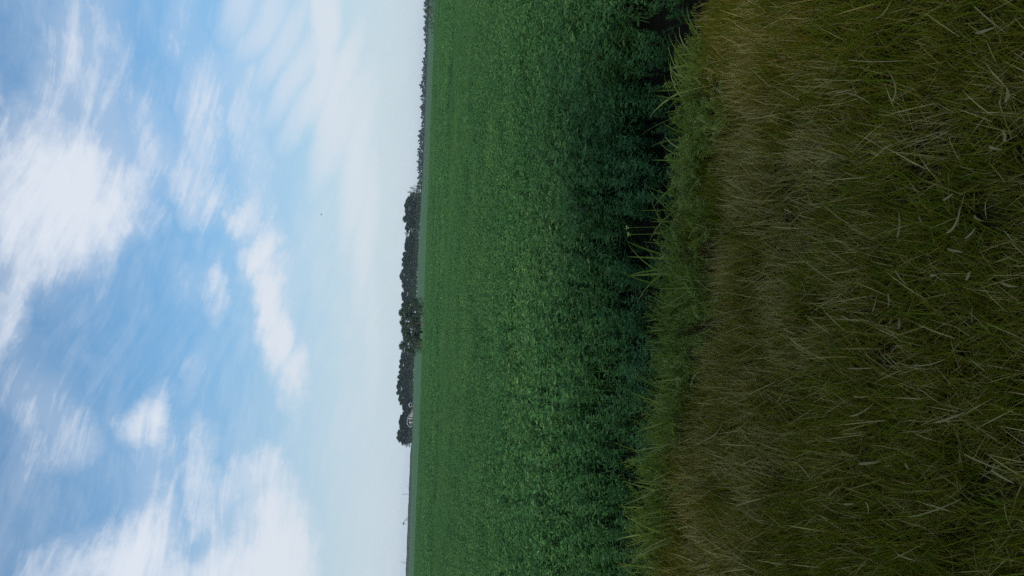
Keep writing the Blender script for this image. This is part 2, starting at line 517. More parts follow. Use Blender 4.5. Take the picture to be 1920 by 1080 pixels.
# ------------------------------------------------------------------ instancing for uncountable growth
def scatter(name, sources, pts, rots, scl, idx, label, cat):
    lib = bpy.data.collections.new(name + '_sources')
    for i, me in enumerate(sources):
        o = bpy.data.objects.new('src_%02d_%s' % (i, name), me); lib.objects.link(o)
    me = bpy.data.meshes.new(name)
    me.vertices.add(len(pts)); me.vertices.foreach_set('co', np.asarray(pts, dtype=np.float32).ravel())
    a = me.attributes.new('rot', 'FLOAT_VECTOR', 'POINT'); a.data.foreach_set('vector', np.asarray(rots, dtype=np.float32).ravel())
    a = me.attributes.new('scl', 'FLOAT_VECTOR', 'POINT'); a.data.foreach_set('vector', np.asarray(scl, dtype=np.float32).ravel())
    a = me.attributes.new('pick', 'INT', 'POINT'); a.data.foreach_set('value', np.asarray(idx, dtype=np.int32))
    o = obj(name, me)
    ng = bpy.data.node_groups.new(name + '_nodes', 'GeometryNodeTree')
    ng.interface.new_socket('Geometry', in_out='INPUT', socket_type='NodeSocketGeometry')
    ng.interface.new_socket('Geometry', in_out='OUTPUT', socket_type='NodeSocketGeometry')
    gi = ng.nodes.new('NodeGroupInput'); go = ng.nodes.new('NodeGroupOutput')
    ci = ng.nodes.new('GeometryNodeCollectionInfo'); ci.inputs['Collection'].default_value = lib
    ci.inputs['Separate Children'].default_value = True; ci.inputs['Reset Children'].default_value = True
    iop = ng.nodes.new('GeometryNodeInstanceOnPoints'); iop.inputs['Pick Instance'].default_value = True
    def na(nm, dt):
        k = ng.nodes.new('GeometryNodeInputNamedAttribute'); k.data_type = dt; k.inputs['Name'].default_value = nm
        return k.outputs['Attribute']
    ng.links.new(gi.outputs[0], iop.inputs['Points'])
    ng.links.new(ci.outputs[0], iop.inputs['Instance'])
    ng.links.new(na('pick', 'INT'), iop.inputs['Instance Index'])
    ng.links.new(na('rot', 'FLOAT_VECTOR'), iop.inputs['Rotation'])
    ng.links.new(na('scl', 'FLOAT_VECTOR'), iop.inputs['Scale'])
    ng.links.new(iop.outputs[0], go.inputs[0])
    md = o.modifiers.new('scatter', 'NODES'); md.node_group = ng
    tag(o, label, cat, kind='stuff')
    return o

def blades(n, r, length, width, lean, curve, seg=4, tint=(0, 1), z0=-.02, lean_dir=None, spread=math.pi, rg=rng):
    """n strips of grass; returns verts, quads, tint"""
    rad = r * np.sqrt(rg.random(n)); th = rg.random(n) * 2 * math.pi
    base = np.stack([rad * np.cos(th), rad * np.sin(th), np.full(n, z0)], -1)
    az = rg.random(n) * 2 * math.pi if lean_dir is None else lean_dir + (rg.random(n) - .5) * 2 * spread
    L = rg.uniform(*length, n); W = rg.uniform(*width, n)
    l0 = rg.uniform(*lean, n); cv = rg.uniform(*curve, n)
    wa = az + math.pi / 2 + rg.normal(0, .7, n)
    tn = rg.uniform(*tint, n)
    V = np.zeros((n, seg + 1, 2, 3))
    p = base.copy()
    for s in range(seg + 1):
        f = s / seg
        w = W * (1 - f ** 2.2) ** .8 * .5 + .0002
        side = np.stack([np.cos(wa) * w, np.sin(wa) * w, np.zeros(n)], -1)
        V[:, s, 0] = p - side; V[:, s, 1] = p + side
        ang = l0 + cv * (f + .5 / seg)
        st = L / seg
        p = p + np.stack([np.cos(az) * np.sin(ang) * st, np.sin(az) * np.sin(ang) * st, np.cos(ang) * st], -1)
    b = (np.arange(n) * (seg + 1) * 2)[:, None]
    s = (np.arange(seg) * 2)[None, :]
    o0 = (b + s).ravel()
    Q = np.stack([o0, o0 + 1, o0 + 3, o0 + 2], -1)
    return V.reshape(-1, 3), Q, np.repeat(tn, (seg + 1) * 2)

def leaves_at(pos, az, pitch, L, W, bend=.35, tint=None, hexa=False, rg=rng):
    """lanceolate leaves from base points; kites (4 verts) or 6-vert leaves"""
    n = len(pos)
    d = np.stack([np.cos(az) * np.cos(pitch), np.sin(az) * np.cos(pitch), np.sin(pitch)], -1)
    side = np.stack([-np.sin(az), np.cos(az), np.zeros(n)], -1)
    roll = rg.normal(0, .45, n)[:, None]
    nrm_ = np.cross(d, side)
    side = side * np.cos(roll) + nrm_ * np.sin(roll)
    L = L[:, None]; W = W[:, None]
    dn = np.array([0, 0, -1.0])[None, :]
    if not hexa:
        V = np.stack([pos, pos + d * L * .5 + side * W * .5, pos + d * L * .5 - side * W * .5, pos + d * L * .93 + dn * L * bend * .5], 1)
        o0 = np.arange(n) * 4
        T = np.concatenate([np.stack([o0, o0 + 2, o0 + 1], -1), np.stack([o0 + 1, o0 + 2, o0 + 3], -1)])
        return V.reshape(-1, 3), None, T, np.repeat(tint, 4)
    m1 = pos + d * L * .33; m2 = pos + d * L * .7 + dn * L * bend * .18; tp = pos + d * L * .97 + dn * L * bend * .45
    V = np.stack([pos, m1 + side * W * .46, m1 - side * W * .46, m2 + side * W * .40, m2 - side * W * .40, tp], 1)
    o0 = np.arange(n) * 6
    T = np.concatenate([np.stack([o0, o0 + 2, o0 + 1], -1), np.stack([o0 + 3, o0 + 4, o0 + 5], -1)])
    Q = np.stack([o0 + 1, o0 + 2, o0 + 4, o0 + 3], -1)
    return V.reshape(-1, 3), Q, T, np.repeat(tint, 6)

def crop_plant(rg, h=.55, nst=8, nlv=26, spread=.10, L=(.046, .082), W=(.012, .022), hexa=True, stems=True, origin=(0, 0), g=None, gs=None):
    g = g or Geo(); gs = gs if gs is not None else g
    for s in range(nst):
        az = rg.random() * 2 * math.pi; ln = abs(rg.normal(0, .34)); hh = h * rg.uniform(.72, 1.08)
        b = np.array([origin[0] + rg.normal(0, spread), origin[1] + rg.normal(0, spread), -.02])
        ss = np.linspace(0, 1, 6)
        path = b + np.stack([np.cos(az) * np.sin(ln) * hh * ss ** 1.4, np.sin(az) * np.sin(ln) * hh * ss ** 1.4, np.cos(ln) * hh * ss], -1)
        if stems: gs.tube([tuple(p) for p in path[::1]], [.0028, .0026, .0024, .002, .0016, .001], 3, False, .55)
        n = nlv
        u = 1 - (rg.random(n) ** 1.3) * .82
        u = np.sort(u)
        ii = u * 5
        k = np.minimum(ii.astype(int), 4); fr = (ii - k)[:, None]
        pos = path[k] * (1 - fr) + path[k + 1] * fr
        la = np.arange(n) * 2.399 + rg.random() * 6 + rg.normal(0, .3, n)
        pitch = rg.uniform(-.15, .65, n) + (u - .6) * .5
        sz = .65 + .5 * np.sin(np.clip(u, 0, 1) * math.pi * .85)
        Ls = rg.uniform(*L, n) * sz; Ws = rg.uniform(*W, n) * sz
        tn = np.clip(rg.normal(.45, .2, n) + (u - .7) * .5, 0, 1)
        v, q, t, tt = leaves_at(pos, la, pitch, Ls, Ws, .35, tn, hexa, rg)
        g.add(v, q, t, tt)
    return g

# ------------------------------------------------------------------ field crop
src = []
for i in range(6):
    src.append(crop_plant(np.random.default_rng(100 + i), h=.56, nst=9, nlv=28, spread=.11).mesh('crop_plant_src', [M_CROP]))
N_PLANT = len(src)
for i in range(4):                        # one metre patches
    rg = np.random.default_rng(200 + i); g = Geo()
    for k in range(26):
        crop_plant(rg, h=.56, nst=6, nlv=22, spread=.09, L=(.045, .075), W=(.014, .022), hexa=False, stems=False, origin=rg.uniform(-.55, .55, 2), g=g)
    src.append(g.mesh('crop_patch_src', [M_CROP]))
N_PATCH = len(src)
for i in range(3):                        # four metre patches for the distance
    rg = np.random.default_rng(300 + i); g = Geo()
    n = 7000
    xy = rg.uniform(-2.3, 2.3, (n, 2))
    zz = .56 + .05 * np.sin(xy[:, 0] * 3 + i) * np.sin(xy[:, 1] * 2.3) - np.abs(rg.normal(0, .10, n))
    v, q, t, tt = leaves_at(np.column_stack([xy, zz]), rg.random(n) * 6.283, rg.uniform(0, .9, n), rg.uniform(.10, .18, n), rg.uniform(.035, .06, n), .3, np.clip(rg.normal(.45, .2, n), 0, 1), False, rg)
    g.add(v, q, t, tt)
    src.append(g.mesh('crop_far_src', [M_CROP]))

# bare dark gaps in the field's front edge, as seen: (photo x, photo y, radius in metres)
GAPS = [on_plane(X, Y, -.1).to_tuple() + (r,) for X, Y, r in
        [(1180, 40, .5), (1200, 90, .4), (1195, 235, .4), (1160, 440, .38), (1165, 480, .38), (1115, 545, .25), (1180, 640, .35), (1120, 800, .30), (1120, 850, .35), (1165, 930, .45), (1185, 960, .4), (1205, 350, .3), (1190, 720, .2)]]

def crop_density(x, y):
    t = y - edge(x)
    d = sstep(.7, 1.6, t) * .34 + sstep(1.6, 3.0, t) * .66
    d = d * (.75 + .35 * np.sin(x * 2.1 + y * 1.1) * np.sin(y * 1.7 - x * .8))
    for gx, gy, gz, r in GAPS:
        d = d * (.25 + .75 * sstep(.45, 1.15, np.hypot(x - gx, y - gy) / r))
    return np.clip(d, 0, 1)

P, Rr, S, I = [], [], [], []
n = 5200
x = rng.uniform(-7.5, 7.5, n); y = rng.uniform(4.2, 13.2, n)
keep = rng.random(n) < crop_density(x, y)
x, y = x[keep], y[keep]
t_ = y - edge(x)
hs = .42 + .58 * sstep(.9, 3.6, t_) + rng.normal(0, .11, len(x))
P.append(np.column_stack([x, y, ground_z(x, y)])); S.append(np.repeat(hs[:, None], 3, 1) * np.array([1, 1, 1.0]))
I.append(rng.integers(0, N_PLANT, len(x))); Rr.append(np.column_stack([rng.normal(0, .05, len(x)), rng.normal(0, .05, len(x)), rng.random(len(x)) * 6.283]))
n = 200
x = rng.uniform(-7, 7, n); y = edge(x) + rng.uniform(.25, 2.6, n)
P.append(np.column_stack([x, y, ground_z(x, y)])); S.append(np.repeat(rng.uniform(.22, .42, n)[:, None], 3, 1))
I.append(rng.integers(0, N_PLANT, n)); Rr.append(np.column_stack([rng.normal(0, .15, n), rng.normal(0, .15, n), rng.random(n) * 6.283]))
px_, py_ = [], []
yy = 13.0
while yy < 46:
    hw = .40 * yy + 5
    xx = np.arange(-hw, hw, .82)
    px_.append(xx + rng.uniform(-.15, .15, len(xx))); py_.append(np.full(len(xx), yy) + rng.uniform(-.15, .15, len(xx)))
    yy += .82
x, y = np.concatenate(px_), np.concatenate(py_)
P.append(np.column_stack([x, y, ground_z(x, y)])); I.append(rng.integers(N_PLANT, N_PATCH, len(x)))
sc_ = rng.uniform(.9, 1.1, len(x)); S.append(np.column_stack([sc_, sc_, sc_ * rng.uniform(.95, 1.1, len(x))])); Rr.append(np.column_stack([np.zeros(len(x)), np.zeros(len(x)), rng.random(len(x)) * 6.283]))
px_, py_ = [], []
yy = 46.5
while yy < FIELD_END - 1:
    hw = .40 * yy + 14
    xx = np.arange(-hw, hw, 3.3)
    px_.append(xx + rng.uniform(-.5, .5, len(xx))); py_.append(np.full(len(xx), yy) + rng.uniform(-.4, .4, len(xx)))
    yy += 3.3
x, y = np.concatenate(px_), np.concatenate(py_)
P.append(np.column_stack([x, y, ground_z(x, y)])); I.append(rng.integers(N_PATCH, len(src), len(x)))
sc_ = rng.uniform(.92, 1.06, len(x)); S.append(np.column_stack([sc_, sc_, sc_])); Rr.append(np.column_stack([np.zeros(len(x)), np.zeros(len(x)), rng.random(len(x)) * 6.283]))
scatter('field_crop', src, np.concatenate(P), np.concatenate(Rr), np.concatenate(S), np.concatenate(I),
        'dense knee high green leafy crop filling the field', 'crop')

# separate plants that stand out against the dark front edge of the field
def split_plant(seed, h, nst, nlv):
    gl, gs = Geo(), Geo()
    crop_plant(np.random.default_rng(seed), h=h, nst=nst, nlv=nlv, spread=.035, L=(.045, .075), W=(.012, .020), g=gl, gs=gs)
    return gl.mesh('crop_foliage', [M_CROP]), gs.mesh('crop_stems', [M_CROP])
PLANTS = [split_plant(400 + i, .52, 5, 30) for i in range(5)]
EDGE_PLANTS = [(1146, 178, .9), (1165, 190, .9), (1128, 215, .8), (1150, 265, .9), (1120, 300, .9), (1160, 330, 1), (1140, 360, .9), (1178, 372, .8), (1130, 395, .9), (1150, 402, .7),
               (1112, 430, .8), (1125, 500, 1), (1138, 525, 1), (1105, 570, .9), (1160, 560, .8), (1092, 590, 1), (1150, 585, .9), (1120, 612, .9), (1140, 618, .7), (1085, 600, .9),
               (1110, 655, 1), (1150, 680, 1), (1130, 700, .9), (1165, 705, .8), (1095, 720, 1), (1140, 745, .9), (1160, 760, .9), (1110, 770, .9), (1170, 820, .8), (1160, 870, .7),
               (1090, 905, 1), (1120, 925, .8), (1105, 960, .9), (1140, 985, .9), (1125, 1040, 1), (1150, 1050, .9), (1170, 1055, .8), (1100, 1010, .9), (1120, 130, .9), (1140, 60, .7)]
for i, (X, Y, s) in enumerate(EDGE_PLANTS):
    p = on_plane(X, Y, .02)
    z = float(ground_z(p.x, p.y))
    h = max(.25, (.06 - z)) * s / .5
    o = thing('crop_plant', 'slender leafy crop plant standing singly at the dark front edge of the field', 'plant', (p.x, p.y, z), random.random() * 6.28,
              'single crop plants along the dark field edge', (h * .95,) * 3)
    fo, st = PLANTS[i % 5]
    obj('foliage', fo, o); obj('stem', st, o)

# ------------------------------------------------------------------ verge grass
def tuft(parts, seed):
    rg = np.random.default_rng(seed); g = Geo()
    for kw in parts:
        v, q, t = blades(rg=rg, **kw); g.add(v, q, None, t)
    return g
gsrc = []
for i in range(5):     # mixed upright grass
    gsrc.append(tuft([dict(n=120, r=.10, length=(.05, .17), width=(.0024, .0052), lean=(.0, .6), curve=(.0, 1.2), tint=(.15, 1.0)),
                      dict(n=26, r=.11, length=(.06, .20), width=(.0016, .0032), lean=(.0, .7), curve=(-.3, .7), tint=(-.1, .5))], 500 + i).mesh('tuft', [M_GRASS]))
for i in range(3):     # dry leaning hay
    gsrc.append(tuft([dict(n=85, r=.11, length=(.05, .21), width=(.0016, .0036), lean=(.0, .9), curve=(-.4, .9), tint=(-.15, .28), lean_dir=1.3, spread=1.5),
                      dict(n=40, r=.10, length=(.06, .17), width=(.0026, .0050), lean=(.1, .8), curve=(.1, 1.1), tint=(.2, .9))], 520 + i).mesh('tuft', [M_GRASS]))
for i in range(3):     # flattened litter
    gsrc.append(tuft([dict(n=50, r=.14, length=(.04, .14), width=(.0022, .0050), lean=(.5, 1.3), curve=(-.1, .35), tint=(-.1, .6), z0=.03),
                      dict(n=35, r=.14, length=(.05, .15), width=(.0020, .0045), lean=(.3, 1.0), curve=(-.1, .5), tint=(-.1, .8), z0=.06)], 540 + i).mesh('tuft', [M_GRASS]))
def seed_tuft(seed):   # stems with feathery seed heads
    rg = np.random.default_rng(seed); g = Geo()
    v, q, t = blades(42, .08, (.10, .33), (.0045, .0095), (.05, .65), (.1, 1.1), tint=(-.1, 1.15), rg=rg); g.add(v, q, None, t)
    for k in range(6):
        az = rg.normal(1.57, 1.0); ln = rg.uniform(.05, .45); L = rg.uniform(.18, .32)
        b = np.array([rg.normal(0, .04), rg.normal(0, .04), 0]); s = np.linspace(0, 1, 6)
        path = b + np.stack([np.cos(az) * np.sin(ln + .5 * s) * L * s, np.sin(az) * np.sin(ln + .5 * s) * L * s, np.cos(ln + .5 * s * s) * L * s], -1)
        tn = rg.uniform(.25, .85)
        g.tube([tuple(p) for p in path], [.0011, .001, .001, .0009, .0008, .0005], 3, False, tn)
        n = 12
        u = .62 + .38 * np.linspace(0, 1, n); ii = u * 5; kk = np.minimum(ii.astype(int), 4); fr = (ii - kk)[:, None]
        pos = path[kk] * (1 - fr) + path[kk + 1] * fr
        la = az + np.where(np.arange(n) % 2, 1, -1) * rg.uniform(.5, 2.0, n)
        v, q, t, tt = leaves_at(pos, la, rg.uniform(.5, 1.2, n), rg.uniform(.018, .032, n), rg.uniform(.003, .006, n), .1, np.full(n, tn), False, rg)
        g.add(v, q, t, tt)
    return g
for i in range(3): gsrc.append(seed_tuft(560 + i).mesh('tuft', [M_GREEN]))
def frond_tuft(seed):
    rg = np.random.default_rng(seed); g = Geo()
    for k in range(11):
        az = rg.normal(1.4, 1.3); ln = rg.uniform(.05, .55); L = rg.uniform(.10, .24)
        b = np.array([rg.normal(0, .05), rg.normal(0, .05), 0]); s_ = np.linspace(0, 1, 6)
        path = b + np.stack([np.cos(az) * np.sin(ln + .6 * s_) * L * s_, np.sin(az) * np.sin(ln + .6 * s_) * L * s_, np.cos(ln + .5 * s_ * s_) * L * s_], -1)
        tn = rg.uniform(.35, .95)
        g.tube([tuple(p) for p in path], [.0016, .0015, .0014, .0012, .001, .0006], 3, False, tn)
        n = 22
        u = .3 + .7 * np.linspace(0, 1, n); ii = u * 5; kk = np.minimum(ii.astype(int), 4); fr = (ii - kk)[:, None]
        pos = path[kk] * (1 - fr) + path[kk + 1] * fr
        la = az + np.where(np.arange(n) % 2, 1, -1) * rg.uniform(.6, 1.3, n)
        sz = np.sin(np.clip(u, 0, 1) * 2.6) + .25
        v, q, t, tt = leaves_at(pos, la, rg.uniform(.2, .9, n), rg.uniform(.028, .045, n) * sz, rg.uniform(.005, .009, n), .2, np.clip(tn + rg.normal(0, .12, n), 0, 1), False, rg)
        g.add(v, q, t, tt)
    return g
for i in range(4): gsrc.append(frond_tuft(580 + i).mesh('tuft', [M_GREEN]))
def vnoise(x, y, s, seed):
    r_ = np.random.default_rng(seed); out = np.zeros_like(x)
    for k in range(6):
        a, b, c = r_.normal(0, s, 2).tolist() + [r_.random() * 6.28]
        out += np.sin(a * x + b * y + c)
    return out / 2.5
n = 7600
x = rng.uniform(-5.2, 5.2, n); y = rng.uniform(.2, 5.5, n)
keep = (y < edge(x) + .06 + .13 * vnoise(x, y, 4.5, 33)) & (np.abs(x) < 1.6 + y * .75)
x, y = x[keep], y[keep]; n = len(x)
t_ = y - edge(x)
dry = vnoise(x, y, 1.6, 5)
pick = np.empty(n, dtype=int)
u = rng.random(n)
hay_p = np.clip(.14 + .26 * dry + .70 * np.exp(-((t_ + .58) / .30) ** 2) * (.6 + .8 * vnoise(x, y, 2.4, 44)), .03, .85)
lit_p = np.clip(.18 + .22 * sstep(-1.6, -2.9, t_), 0, .5)
pick[:] = rng.integers(0, 5, n)
sel = u < hay_p; pick[sel] = rng.integers(5, 8, sel.sum())
sel = (u >= hay_p) & (u < hay_p + lit_p); pick[sel] = rng.integers(8, 11, sel.sum())
sel = (t_ > -.30 + .28 * vnoise(x, y, 3.0, 21)) & (rng.random(n) < .72); pick[sel] = rng.integers(11, 14, sel.sum())
sel = (t_ > -.42 + .22 * vnoise(x, y, 3.0, 21)) & (rng.random(n) < np.clip(.10 + .6 * vnoise(x, y, 2.6, 77), .0, .5)); pick[sel] = rng.integers(14, 18, sel.sum())
hs = rng.uniform(.75, 1.15, n) * (1 + .12 * vnoise(x, y, 2.2, 9)) * (.78 + .22 * sstep(-3.0, -1.0, t_))
rz = rng.random(n) * 6.283
rz = np.where((pick >= 5) & (pick < 8), rng.normal(0, 1.5, n), rz)
rz = np.where(pick >= 11, rng.normal(0, .7, n), rz)
scatter('verge_grass', gsrc, np.column_stack([x, y, ground_z(x, y)]), np.column_stack([rng.normal(0, .08, n), rng.normal(0, .08, n), rz]),
        np.repeat(hs[:, None], 3, 1), pick, 'tangled green and straw brown grass of the roadside verge', 'grass')

# ------------------------------------------------------------------ trees
def tree_meshes(seed, h, w, clear=.1, nc=34, nl=75, ls=.34, lm=None, gap=0.0, limbs=7):
    """returns (trunk mesh, crown mesh) of a tree h high and w wide"""
    rg = np.random.default_rng(seed)
    tr, cr = Geo(), Geo()
    top = h * .78
    sway = rg.normal(0, .04 * h, 2)
    path = [(sway[0] * f * f, sway[1] * f * f, -.2 + (top + .2) * f) for f in np.linspace(0, 1, 7)]
    r0 = .028 * h + .03
    tr.tube(path, [r0 * (1.25 - 1.1 * f) for f in np.linspace(0, 1, 7)], 7)
    cents = []
    for k in range(nc):
        f = rg.uniform(clear, .97) ** .9
        prof = math.sin(min(1, (f - clear * .6) / (1 - clear * .6) * .92 + .12) * math.pi) ** .6
        rr = w * .5 * prof * math.sqrt(rg.uniform(.1, 1)) * rg.uniform(.7, 1.25)
        a = rg.random() * 6.283
        cents.append((math.cos(a) * rr + sway[0] * f, math.sin(a) * rr + sway[1] * f, h * f * rg.uniform(.96, 1.0)))
    if gap > 0: cents = [c for c in cents if rg.random() > gap]
    for c in cents:
        cs = (rg.uniform(.05, .17) * w + .10) * (1.15 - .45 * c[2] / h)
        n = int(nl * rg.uniform(.7, 1.3))
        d = rg.normal(0, 1, (n, 3)); d /= np.linalg.norm(d, axis=1)[:, None]
        pos = np.array(c) + d * (cs * rg.random((n, 1)) ** .45) * np.array([1.15, 1.15, .85])
        L = rg.uniform(.6, 1.2, n) * ls
        tn = np.clip(rg.normal(.4, .2) + rg.normal(0, .15, n), 0, 1)
        v, q, t, tt = leaves_at(pos, rg.random(n) * 6.283, rg.uniform(-.9, 1.0, n), L, L * .62, .3, tn, False, rg)
        cr.add(v, q, t, tt)
    for k in range(limbs):
        c = cents[int(rg.integers(len(cents)))]
        f0 = max(.12, min(.75, c[2] / h * .55)); s = (sway[0] * f0 ** 2, sway[1] * f0 ** 2, top * f0)
        m_ = tuple((s[i] + c[i]) * .5 + (0, 0, .04 * h)[i] for i in range(3))
        tr.tube([s, m_, c], [r0 * .45, r0 * .3, r0 * .12], 5)
    return tr.mesh('trunk', [M_BARK], tint=False, smooth=True), cr.mesh('crown', [lm or M_TREE])

def place_tree(name, Y, Xtop, dist, kit, wpx, label, cat='tree', group=None, base_off=0.0):
    """kit: (trunk, crown, nominal h, nominal w)"""
    p = at_dist(Xtop, Y, dist)
    z = float(ground_z(p.x, dist)) + base_off
    h = max(.6, p.z - z)
    w = wpx * dist / F
    tr, cr, nh, nw = kit
    o = thing(name, label, cat, (p.x, dist, z), random.random() * 6.28, group, (w / nw, w / nw, h / nh))
    obj('trunk', tr, o); obj('crown', cr, o)
    return o

def kits(seed, n, h, w, **kw):
    return [(*tree_meshes(seed + i, h, w, **kw), h, w) for i in range(n)]
KW = kits(600, 6, 8.0, 5.0, clear=.05, nc=70, nl=80, ls=.50)
KSPARSE = kits(620, 2, 8.0, 6.0, clear=.25, nc=34, nl=30, ls=.36, gap=.25, limbs=12)
KN = kits(640, 4, 6.0, 4.0, clear=.22, nc=70, nl=100, ls=.25, lm=M_NEARTREE, limbs=10)
KB = kits(660, 4, 2.5, 3.0, clear=.02, nc=30, nl=60, ls=.16, lm=M_BUSH, limbs=5)
KH = kits(680, 3, 2.6, 4.0, clear=.0, nc=26, nl=40, ls=.30, lm=M_BUSH, limbs=4)
KF = kits(700, 5, 8.0, 6.0, clear=.02, nc=40, nl=40, ls=.95, lm=M_FAR, limbs=3)

WB = [(378, 760), (386, 758), (396, 758), (406, 759), (413, 756), (424, 758), (438, 757), (448, 760), (456, 758), (466, 757), (476, 755.5), (486, 755), (496, 754), (506, 753), (518, 749.5), (527, 752), (538, 752),
      (549, 753), (560, 753), (668, 749), (677, 749), (686, 748), (696, 747.5), (706, 746.5), (716, 744), (726, 743), (737, 743), (746, 746), (756, 755), (765, 754), (775, 752.5), (784, 750), (792, 748), (800, 746), (809, 745), (818, 745.5), (826, 748)]
G_WB = 'trees of the dark windbreak on the horizon'
special = {378: 'dense round topped tree beside the thin see through end of the windbreak', 438: 'gappy windbreak tree with bright sky holes low in its crown',
           518: 'windbreak tree whose single pointed twig sticks up above the row', 737: 'tallest bushy windbreak tree rising just beside the small white shed',
           756: 'low windbreak tree directly behind the small white shed', 784: 'low dark windbreak tree directly behind the grey barn',
           826: 'last ragged tree at the end of the windbreak beyond the barn'}
for i, (Y, X) in enumerate(WB):
    sp_ = Y in (438,)
    k = KSPARSE[0] if sp_ else KW[i % 6]
    place_tree('windbreak_tree', Y, X + random.uniform(-1.6, 2.2), 402 + random.uniform(-6, 6), k, random.uniform(22, 36) if Y != 826 else 18,
               special.get(Y, 'dense dark tree in the middle of the long windbreak row'), group=G_WB)
for Y, X, w in ((353, 768, 13), (361, 763.5, 15), (370, 762, 16)):
    place_tree('windbreak_tree', Y, X, 404, KSPARSE[int(Y) % 2], w,
               {353: 'outermost small sparse tree at the thin end of the windbreak', 361: 'thin leaved see through tree second from the windbreak end', 370: 'thin leaved see through tree third from the windbreak end'}[Y], group=G_WB)
for i, Y in enumerate(list(range(346, 560, 11)) + list(range(668, 750, 11)) + [812, 822]):
    place_tree('hedge_shrub', Y + random.uniform(-2, 2), hor(Y) - random.uniform(6.5, 10.5), 388 + random.uniform(-3, 3), KH[i % 3], random.uniform(15, 20),
               'low green shrub in the hedge at the foot of the windbreak', 'shrub', 'hedge shrubs below the windbreak')
# nearer clump standing at the far edge of the crop
CL = [(574, 752, 30, 'round leafy tree at the picture top end of the near clump'), (588, 747.5, 36, 'tall rounded tree of the near clump, beside its top end'), (605, 749, 40, 'broad middle tree of the near clump with open trunk below'),
      (622, 751, 38, 'dense tree of the near clump above the gap between trunks'), (637, 755, 32, 'low tree of the near clump under the notch in its outline'), (650, 748, 32, 'ragged topped tree at the picture bottom end of the near clump')]
for i, (Y, X, w, lb) in enumerate(CL):
    place_tree('clump_tree', Y, X, 156 + (i % 2) * 2.5, KN[i % 4], w, lb, group='trees of the near clump at the field end')
for i, (Y, X, w) in enumerate([(562, 784, 11), (571, 780, 12), (581, 778, 13), (590, 779, 12), (648, 776, 14), (657, 777, 12), (642, 778, 10)]):
    place_tree('clump_shrub', Y, X, 152.5 + (i % 3) * .8, KB[i % 4], w, 'small dark shrub under the near clump of trees', 'shrub', 'shrubs at the foot of the near clump')
# shrubs in the picture's top edge
for i, (Y, X, w, lb) in enumerate([(-24, 796, 26, 'shrub cut by the top edge of the picture'), (-4, 795, 24, 'largest shrub at the picture top edge, by the crop end'), (16, 793, 15, 'pointed shrub rising highest near the top edge of the picture'), (29, 801, 15, 'low rounded shrub below the pointed one near the picture top'),
                                   (43, 797.5, 10, 'small upright sapling shrub near the top edge of the picture'), (52, 804, 10, 'small dark shrub at the open end of the shrub patch'), (61, 808.5, 6, 'tiny outlying shrub at the crop edge near the picture top')]):
    if Y == -24: continue
    place_tree('field_edge_shrub', Y, X, 151 + (i % 3) * 1.2, KB[i % 4], w, lb, 'shrub', 'shrubs at the crop edge near the picture top')
# far tree line
Y = -70.0; i = 0
while Y < 352:
    hp = 6.2 + 1.2 * math.sin(Y * .05) + random.choice((-2.2, -.8, .2, 1.4, 3.6)) + random.uniform(-.8, .8) + (1.2 if Y > 240 else 0)
    place_tree('far_tree', Y, hor(Y) - hp + 3.0 * float(sstep(200, 60, Y)), 720 + random.uniform(-20, 20), KF[i % 5], random.uniform(6, 11),
               'tiny dark tree in the far tree line along the horizon', 'tree', 'far tree line on the horizon', -1.2)
    Y += random.uniform(4.0, 6.2); i += 1

# unseen trees added behind the viewer to shade the verge and crop front
KR = kits(720, 3, 10.0, 7.0, clear=.10, nc=80, nl=70, ls=.55, limbs=10)
for i, xx in enumerate(np.arange(-40, 33, 4.4)):
    tr, cr, nh, nw = KR[i % 3]
    k_ = random.uniform(1.06, 1.15)
    o = thing('added_shade_tree', 'unseen leafy tree added behind the viewer to cast shade, outside the picture', 'tree', (float(xx) + random.uniform(-.6, .6), -21 + random.uniform(-1.5, 1.5), 0), random.random() * 6.28, 'unseen shade trees added behind the viewer', (k_, k_, k_))
    obj('trunk', tr, o); obj('crown', cr, o)

# ------------------------------------------------------------------ barn and shed
M_WHITE = flat_mat('white_trim', (.26, .27, .28), (.36, .37, .38), 2)
M_GREYW = flat_mat('grey_siding', (.075, .08, .085), (.12, .125, .13), 1.5)
M_ROOF = flat_mat('grey_roof', (.20, .215, .23), (.28, .295, .31), 1.2, .5)
M_DARK = flat_mat('dark_opening', (.035, .037, .04), (.06, .06, .065), 2)
M_WOOD = flat_mat('pole_wood', (.05, .045, .04), (.09, .08, .07), 4)
M_STEEL = flat_mat('dark_steel', (.02, .022, .025), (.05, .052, .055), 3, .5)

BD = 390.0
pb = at_dist(774, 785, BD); zb = float(ground_z(pb.x, BD)) - .1
barn = thing('barn', 'low grey barn with white trimmed front standing before the dark trees', 'barn', (pb.x, BD, zb))
s_ = BD / F
def bx(Y): return at_dist(hor(Y), Y, BD).x - pb.x        # photo row to barn x
def bz(X, Y): return at_dist(X, Y, BD).z - zb
xl, xc, xr, xe = bx(801), bx(792.3), bx(784), bx(768)
zt = bz(763.5, 790); zs = bz(767.5, 800)
g = Geo(); g.prism([(xl + .05, 0), (xr - .05, 0), (xr - .05, zt - .25), (xc + .6, zt - .12), (xc - .5, zt - .12), (xl + .05, zs - .15)], .1, 9); obj('wall', g.mesh('barn_wall', [M_GREYW], False), barn)
g = Geo(); g.prism([(xl - .25, zs - .28), (xl - .05, zs + .02), (xc - .6, zt + .1), (xc + .7, zt + .12), (xr + .2, zt - .02), (xr + .2, zt - .22), (xc + .6, zt - .08), (xc - .5, zt - .1)], -.25, 9.3); roof = obj('roof', g.mesh('barn_roof', [M_WHITE], False), barn)
